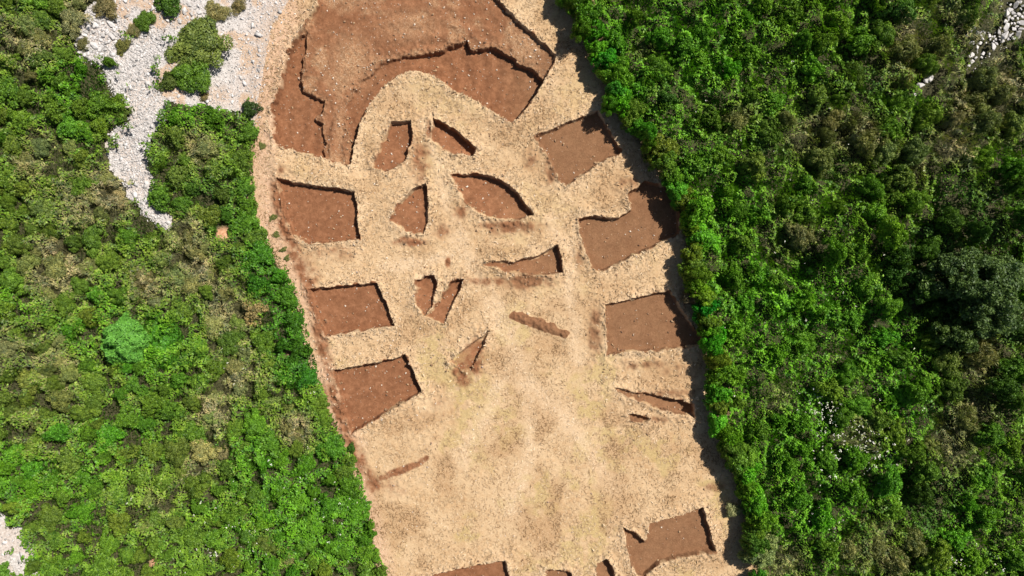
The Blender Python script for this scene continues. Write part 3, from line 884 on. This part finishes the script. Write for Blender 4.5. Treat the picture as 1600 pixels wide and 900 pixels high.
# ------------------------------------------------------------------ shrubs and trees
def crown_np(R, Ht, nl, lr, leaf, asp, cover, jitter=0.5, base=0.15, shape='dome'):
    """lumps over a dome; leaves over every lump"""
    cs, rs = [], []
    ph = rng.random(3) * 6.283
    for i in range(nl):
        a = rng.random() * 6.283
        u = math.sqrt(rng.random())
        rr = u * (R - lr * 0.5) * (0.80 + 0.32 * math.sin(a * 2 + ph[0]) * .5 + 0.22 * math.sin(a * 3 + ph[1]) + 0.12 * math.sin(a * 5 + ph[2]))
        prof = math.sqrt(max(0.0, 1 - (u * 0.93) ** 2)) if shape == 'dome' else (1 - u * 0.85)
        zz = base * Ht + (Ht * (1 - base) - lr * 0.5) * prof * (0.72 + 0.36 * rng.random())
        if rng.random() < 0.30: zz *= 0.6
        cs.append((rr * math.cos(a) * (0.9 + .2 * rng.random()), rr * math.sin(a), max(zz, lr * 0.35)))
        rs.append(lr * (0.5 + 1.0 * rng.random()))
    C = []; N = []; T = []
    sink = rng.random(nl)
    for c, r in zip(cs, rs):
        k = max(8, int(cover * 2 * math.pi * r * r / (leaf * leaf * asp * 2)))
        d = rng.normal(size=(k, 3)); d[:, 2] = d[:, 2] * .9 + 0.30
        d /= np.linalg.norm(d, axis=1, keepdims=True)
        rad = r * (0.70 + 0.38 * rng.random((k, 1)))
        C.append(np.array(c) + d * rad * np.array([1, 1, 0.85])); N.append(d + rng.normal(size=(k, 3)) * jitter)
        T.append(np.clip(0.42 + 0.13 * rng.normal() + 0.17 * rng.normal(size=k), 0, 1))
    C, N, T = np.concatenate(C), np.concatenate(N), np.concatenate(T)
    C[:, 2] = np.maximum(C[:, 2], 0.03)
    L = leaf * (0.7 + .6 * rng.random(len(C)))
    v, f = leaves_np(C, N, L, L * asp, 0.3)
    return v, f, np.repeat(T, 4), np.array(cs), rs

def stems_np(targets, r0, n, trunk_h=0.0):
    V, F = [], []
    def tube(a, b2, ra, rb):
        a, b2 = np.array(a, float), np.array(b2, float)
        d = b2 - a; d /= np.linalg.norm(d) + 1e-9
        u = np.cross(d, [0.3, 0.9, 0.2]); u /= np.linalg.norm(u); w = np.cross(d, u)
        k = sum(len(q) for q in V)
        ang = np.arange(6) / 6 * 6.283
        ring = np.cos(ang)[:, None] * u + np.sin(ang)[:, None] * w
        V.append(np.concatenate([a + ring * ra, b2 + ring * rb]))
        for i in range(6):
            F.append((k + i, k + (i + 1) % 6, k + 6 + (i + 1) % 6, k + 6 + i))
    top = (0, 0, trunk_h)
    if trunk_h > 0:
        tube((0, 0, -0.3), (0.03, 0.02, trunk_h), r0, r0 * .75)
    for t in targets[:n]:
        s = np.array(top) if trunk_h > 0 else np.array([t[0] * .08, t[1] * .08, -0.2])
        mid = s * .45 + np.array(t) * .55 + rng.normal(size=3) * .06
        tube(s, mid, r0 * .6, r0 * .4); tube(mid, t, r0 * .4, r0 * .18)
    return np.concatenate(V), np.array(F)

def make_kind(kind):
    if kind == 'bush':      # broad-leaved green
        R, Ht, nl, lr, leaf, asp, cov, jit, th, r0 = 1.5, 1.6, 130, 0.20, 0.078, 0.6, 1.45, 0.7, 0, 0.05
    elif kind == 'tree':
        R, Ht, nl, lr, leaf, asp, cov, jit, th, r0 = 1.7, 3.2, 190, 0.22, 0.078, 0.58, 1.45, 0.7, 1.0, 0.11
    elif kind == 'dry':
        R, Ht, nl, lr, leaf, asp, cov, jit, th, r0 = 1.3, 1.2, 55, 0.28, 0.14, 0.17, 0.95, 0.8, 0, 0.04
    elif kind == 'big':
        R, Ht, nl, lr, leaf, asp, cov, jit, th, r0 = 3.5, 4.6, 420, 0.31, 0.095, 0.55, 1.3, 0.6, 1.4, 0.2
    elif kind == 'fine':    # small leaved, smooth
        R, Ht, nl, lr, leaf, asp, cov, jit, th, r0 = 1.5, 1.3, 85, 0.27, 0.065, 0.5, 1.4, 0.55, 0, 0.04
    v, f, T, cs, rs = crown_np(R, Ht, nl, lr, leaf, asp, cov, jit)
    crown = mesh_np('crown', v, f, M_LEAF, {'tone': T})
    sv, sf = stems_np(cs, r0, 9, th)
    stem = mesh_np('stem', sv, sf, M_BARK, {'tone': rng.random(len(sv))})
    return crown, stem, R, Ht
KIND = {k: [make_kind(k) for _ in range(1 if k == 'big' else 6)] for k in ('bush', 'tree', 'dry', 'fine', 'big')}
NAME = {'bush': ('green_shrub', 'shrub'), 'tree': ('evergreen_tree', 'tree'), 'big': ('evergreen_tree', 'tree'), 'dry': ('dry_shrub', 'dry shrub'), 'fine': ('small_leaved_shrub', 'shrub')}

def plant(kind, px, py, rad_px, hgt, color, label, group, sx=1.0, rot=None, zc=None, var=None, name=None):
    """rad_px: crown radius in photograph pixels; px,py: where the crown centre shows"""
    cr, st, R, Ht = KIND[kind][rng.integers(len(KIND[kind])) if var is None else var]
    x, y = W2(px, py, hgt * 0.6 if zc is None else zc)
    x, y = float(x), float(y)
    r = rad_px * MPP
    e = bpy.data.objects.new(name or NAME[kind][0], None)
    e.empty_display_size = 0.3
    COL.objects.link(e)
    e.location = (x, y, float(hill_z(np.array([x]), np.array([y]))[0]) if sdf(FIELD_W, np.array([x]), np.array([y]))[0] < 0.6 else 0.0)
    e.rotation_euler = (0, 0, rng.random() * 6.283 if rot is None else rot)
    e.scale = (r / R * sx, r / R / sx, hgt / Ht)
    tag(e, label, NAME[kind][1], group)
    c = link('crown', cr, e); c.color = (*[float(q) for q in color], 1)
    s = link('trunk' if kind in ('tree', 'big') else 'stem', st, e)
    return e

taken = []   # (px, py, r)
# --- singled-out plants
def one(kind, px, py, r, h, col, label, sx=1.0, rot=None, name=None):
    taken.append((px, py, r))
    return plant(kind, px, py, r, h, col, label, None, sx, rot, name=name)
one('big', 1540, 450, 74, 4.6, (.075, .135, .035), 'tall grey-green tree standing over a black shadow in the right scrub')
one('tree', 1495, 520, 34, 3.0, (.065, .12, .022), 'smaller grey-green tree in front of the black shadow, below left of the tall one')
one('fine', 312, 70, 50, 1.3, (.14, .20, .04), 'rounded olive-green bush standing alone on the white scree', 1.05)
one('fine', 298, 114, 36, 1.1, (.10, .21, .018), 'bright green bush joined to the lower side of the lone olive bush')
one('bush', 262, 128, 16, 0.8, (.09, .14, .025), 'yellow-green small bush at the scree edge left of the lone bushes')
one('bush', 391, 170, 17, 0.8, (.04, .085, .015), 'small dark green bush at the tip of the red and white ground')
one('dry', 1146, 797, 14, .8, (.34, .38, .20), 'spiky pale grey-green shrub standing at the field edge in the tree shadow')
one('dry', 1080, 465, 17, 1.4, (.20, .18, .12), 'grey leafless shrub leaning out of the tree line beside the plain brown rectangle')
one('bush', 549, 700, 8, 0.5, (.06, .15, .014), 'tiny green bush stepping out of the left hedge onto the straw')

def fine_dome(px, py, a, b2, h, rot, color, label, taper, nm):
    n = 9000
    th = rng.random(n) * 6.283; u = np.sqrt(rng.random(n))
    ragged = 0.86 + .10 * np.sin(2 * th + 1.3) + .07 * np.sin(5 * th) + .05 * np.sin(9 * th + 2)
    lx = u * np.cos(th); ly = u * np.sin(th)
    z = np.sqrt(np.clip(1 - (lx ** 2 + ly ** 2) * .98, 0, 1))
    wdt = 1 - taper * np.clip(ly, 0, 1)
    X = lx * a * wdt * ragged; Y = ly * b2 * ragged
    lump = fbm(X, Y, .55, 3, 5)
    gx = (fbm(X + .1, Y, .55, 3, 5) - lump) / .1; gy = (fbm(X, Y + .1, .55, 3, 5) - lump) / .1
    nr = np.column_stack([lx - gx * .9, ly - gy * .9, z + .1]) + rng.normal(size=(n, 3)) * .5
    zz = h * z * (0.45 + .8 * lump) * (0.8 + .2 * rng.random(n)) + .05
    L = 0.06 + .08 * rng.random(n)
    v, f = leaves_np(np.column_stack([X, Y, zz]), nr, L, L * .30, .2)
    T = np.clip(.45 + .18 * rng.normal(size=n), 0, 1)
    x, y = W2(px, py, h * .6); x, y = float(x), float(y)
    e = bpy.data.objects.new(nm, None); COL.objects.link(e)
    e.location = (x, y, float(hill_z(np.array([x]), np.array([y]))[0])); e.rotation_euler = (0, 0, rot)
    tag(e, label, 'shrub')
    c = link('crown', mesh_np('crown', v, f, M_LEAF, {'tone': np.repeat(T, 4)}), e); c.color = (*color, 1)
    cs = [(X[i] * .7, Y[i] * .7, zz[i] * .7) for i in range(8)]
    sv, sf = stems_np(cs, .07, 8)
    link('stem', mesh_np('stem', sv, sf, M_BARK, {'tone': rng.random(len(sv))}), e)
    taken.append((px, py, max(a, b2) / MPP * .85))
fine_dome(187, 532, 1.9, 2.5, 2.7, 0.0, (.115, .330, .048), 'pale teardrop-shaped blue-green shrub in the left scrub', .8, 'feathery_shrub')
fine_dome(246, 535, 1.9, 2.9, 0.8, 0.15, (.065, .235, .014), 'bright low green shrub touching the teardrop-shaped one', .2, 'feathery_shrub')

for (kd, px, py, r, h, col, lb) in [
    ('dry', 165, 12, 22, .8, (.22, .20, .09), 'dry brown bush at the top edge above the boulder heap'),
    ('dry', 207, 48, 13, .5, (.24, .23, .10), 'small straw-coloured bush between the boulders and the scree'),
    ('fine', 190, 72, 13, .5, (.17, .18, .05), 'small yellow-green bush low beside the boulder heap'),
    ('fine', 226, 32, 19, .8, (.10, .20, .02), 'bright green bush above the scree run, left of the darker one at the top edge'),
    ('bush', 262, 6, 22, .9, (.06, .14, .014), 'dark green bush at the top edge above the scree'),
    ('dry', 338, 18, 20, .6, (.26, .25, .10), 'straw-coloured bush on the pale stones, right of the top boulders'),
    ('dry', 372, 8, 14, .5, (.24, .21, .09), 'small dry bush at the top edge beside the bare strip'),
    ('dry', 128, 70, 11, .5, (.20, .20, .08), 'small dry bush left of the boulder heap'),
    ('fine', 190, 178, 14, .6, (.12, .19, .03), 'small green bush on the left bank of the scree at its narrowest'),
        ('dry', 318, 150, 9, .3, (.26, .22, .10), 'tiny straw tuft below the lone bushes')]:
    taken.append((px, py, r)); plant(kd, px, py, r, h, col, lb, None)
# --- weeds on the pale margin of the field
for (px, py, r, lb) in [(427, 340, 6, 'little green weed tuft uppermost on the pale left margin'), (432, 367, 6, 'little green weed tuft in the middle of the pale left margin'),
                        (443, 390, 5, 'dark green weed tuft second lowest on the pale left margin'), (449, 403, 5, 'dark green weed tuft lowest on the pale left margin'),
                        (410, 228, 6, 'yellow-green weed at the left end of the straw bank')]:
    cr, st, R, Ht = KIND['dry' if py in (340, 228) else 'bush'][rng.integers(6)]
    x, y = W(px, py)
    o = link('weed_tuft', cr, None, (float(x), float(y), 0.0)); s = r * MPP / R
    o.scale = (s * 1.3, s * .9, 0.12); o.rotation_euler = (0, 0, py); o.color = (.16, .19, .05, 1)
    tag(o, lb, 'weed', 'weed tufts on the left field margin')

# --- edge rows and the filled scrub
def region(px, py):
    if px < 640:
        if py < 360 and px > 225: return 'in the patch between the scree and the field'
        if py < 330: return 'in the upper left scrub beyond the scree'
        if py < 620: return 'in the middle of the left scrub'
        return 'in the lower left scrub'
    if py < 300: return 'in the upper right scrub'
    if py < 600: return 'in the middle of the right scrub'
    return 'in the lower right scrub'
ADJ = {'bush': ('bright green leafy shrub', 'dark green leafy shrub'), 'fine': ('mid-green small-leaved shrub',) * 2, 'dry': ('dry brownish twiggy shrub',) * 2, 'tree': ('tall evergreen tree',) * 2}
def auto(kind, px, py, r, h, dk=0, where=None, jit=.1):
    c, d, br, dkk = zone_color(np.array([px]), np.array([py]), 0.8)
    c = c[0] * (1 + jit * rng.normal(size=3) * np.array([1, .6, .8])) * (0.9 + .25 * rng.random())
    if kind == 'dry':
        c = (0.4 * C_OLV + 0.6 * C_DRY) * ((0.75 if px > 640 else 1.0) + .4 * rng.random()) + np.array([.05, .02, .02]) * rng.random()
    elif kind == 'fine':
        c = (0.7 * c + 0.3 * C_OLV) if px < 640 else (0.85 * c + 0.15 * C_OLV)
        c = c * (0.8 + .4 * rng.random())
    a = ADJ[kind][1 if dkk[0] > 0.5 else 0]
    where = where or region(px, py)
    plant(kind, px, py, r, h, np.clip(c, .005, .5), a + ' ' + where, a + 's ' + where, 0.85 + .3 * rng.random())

def along(pts, step):
    p = np.array(pts, float); seg = np.hypot(*(p[1:] - p[:-1]).T); s = np.concatenate([[0], np.cumsum(seg)])
    out = []; t = 0
    while t < s[-1]:
        i = min(np.searchsorted(s, t, 'right') - 1, len(seg) - 1)
        q = p[i] + (p[i + 1] - p[i]) * ((t - s[i]) / seg[i]); d = (p[i + 1] - p[i]) / seg[i]
        out.append((q, d)); t += step * (0.8 + .4 * rng.random())
    return out
for q, d in along(VIS_R, 19):
    r = rng.uniform(15, 31)
    nrm = np.array([d[1] * -1, d[0]])          # to the right of the line going down is -x; choose the outward side
    if nrm[0] < 0: nrm = -nrm
    c = q + nrm * (r * 0.92 + rng.uniform(-6, 12))
    if c[1] < -30 or c[1] > 930: continue
    h = rng.uniform(2.1, 2.8) * (0.75 + r / 90)
    if any((c[0] - a) ** 2 + (c[1] - b2) ** 2 < (0.34 * (r + rr)) ** 2 for a, b2, rr in taken): continue
    taken.append((c[0], c[1], r))
    auto(('tree', 'tree', 'bush', 'fine')[rng.integers(4)], c[0], c[1], r, h, jit=.2, where='of the row shading the right edge of the field')
for q, d in along(VIS_L[2:], 22):
    r = rng.uniform(15, 26)
    nrm = np.array([-d[1], d[0]])
    if nrm[0] > 0: nrm = -nrm
    c = q + nrm * (r * 0.95)
    if c[1] > 930: continue
    if any((c[0] - a) ** 2 + (c[1] - b2) ** 2 < (0.6 * (r + rr)) ** 2 for a, b2, rr in taken): continue
    taken.append((c[0], c[1], r))
    auto('fine' if 620 < c[1] < 700 else 'bush', c[0], c[1], r, rng.uniform(.7, 1.2), where='of the hedge along the left edge of the field')

tries = 0; cnt = {'bush': 0, 'fine': 0, 'dry': 0, 'tree': 0}
while tries < 14000 and sum(cnt.values()) < 480:
    tries += 1
    px, py = rng.uniform(-40, 1640), rng.uniform(-40, 940)
    x, y = W2(px, py)
    right = px > 700
    d, br, dk = (float(q[0]) for q in zone(np.array([px]), np.array([py])))
    r = rng.uniform(20, 46) if right else rng.uniform(12, 28)
    if tries > 5000: r *= 0.7
    if not in_scrub(np.array([float(x)]), np.array([float(y)]), r * MPP * 0.75)[0]: continue
    if any((px - a) ** 2 + (py - b2) ** 2 < (0.74 * (r + rr)) ** 2 for a, b2, rr in taken): continue
    e = rng.random()
    if d > 0.65: kind = 'dry' if e < (.5 if right else .35) else 'fine'
    elif d > 0.3: kind = 'fine' if e < .6 else 'bush'
    elif right and dk > 0.3 and e < .6: kind = 'tree'
    elif right and br < 0.3 and e < .10: kind = 'tree'
    else: kind = 'bush' if e < .85 else 'fine'
    if right:
        low = br > 0.35 or (py > 560 and dk < 0.4)
        h = {'tree': rng.uniform(2.6, 3.9), 'bush': rng.uniform(1.7, 2.6), 'fine': rng.uniform(1.6, 2.3), 'dry': rng.uniform(1.6, 2.2)}[kind] * (0.82 if low else 1.0)
    else:
        h = {'tree': 1.6, 'bush': rng.uniform(1.0, 1.6), 'fine': rng.uniform(.95, 1.4), 'dry': rng.uniform(.85, 1.2)}[kind]
    h *= min(1.0, 0.7 + r / 90)
    cnt[kind] += 1
    taken.append((px, py, r))
    auto(kind, px, py, r, h)
print('plants', cnt, len(taken))

# ------------------------------------------------------------------ white flower heads
def flowers(blobs, hz, label):
    X = []; 
    for (px, py, rx, ry, n) in blobs:
        a = rng.normal(size=(n, 2)) * .6
        X.append(np.column_stack([px + a[:, 0] * rx, py + a[:, 1] * ry]))
    X = np.concatenate(X)
    x, y = W2(X[:, 0], X[:, 1], hz)
    m = in_scrub(x, y, .5); x, y = x[m], y[m]
    n = len(x); k = 5
    base = np.column_stack([x, y, hill_z(x, y) + hz * (0.85 + .3 * rng.random(n))])
    sz = 0.022 + .035 * rng.random(n)
    c = np.repeat(base, k, 0) + rng.normal(size=(n * k, 3)) * np.repeat(sz, k)[:, None] * .8
    v, f = leaves_np(c, np.column_stack([rng.normal(size=(n * k, 2)) * .4, np.ones(n * k)]), np.repeat(sz, k) * .7, np.repeat(sz, k) * .6)
    o = link('white_flowers', mesh_np('white_flowers', v, f, M_FLOWER, {'tone': np.repeat(rng.random(n * k), 4)}))
    tag(o, label, 'flowers', None, 'stuff')
flowers([(1290, 640, 30, 25, 60), (1330, 690, 60, 45, 110), (1370, 710, 35, 30, 70), (1290, 820, 35, 30, 22), (1495, 882, 14, 8, 14), (1560, 880, 50, 30, 16), (1150, 200, 200, 150, 40), (1250, 500, 150, 200, 30)], 1.2, 'tiny white flower heads sprinkled over the right scrub')
flowers([(520, 790, 50, 60, 34), (360, 830, 60, 40, 40), (330, 870, 40, 20, 20), (470, 620, 30, 15, 6), (360, 560, 30, 50, 14), (200, 780, 40, 40, 8), (430, 720, 60, 60, 14)], .9, 'tiny white flower heads sprinkled over the left scrub')
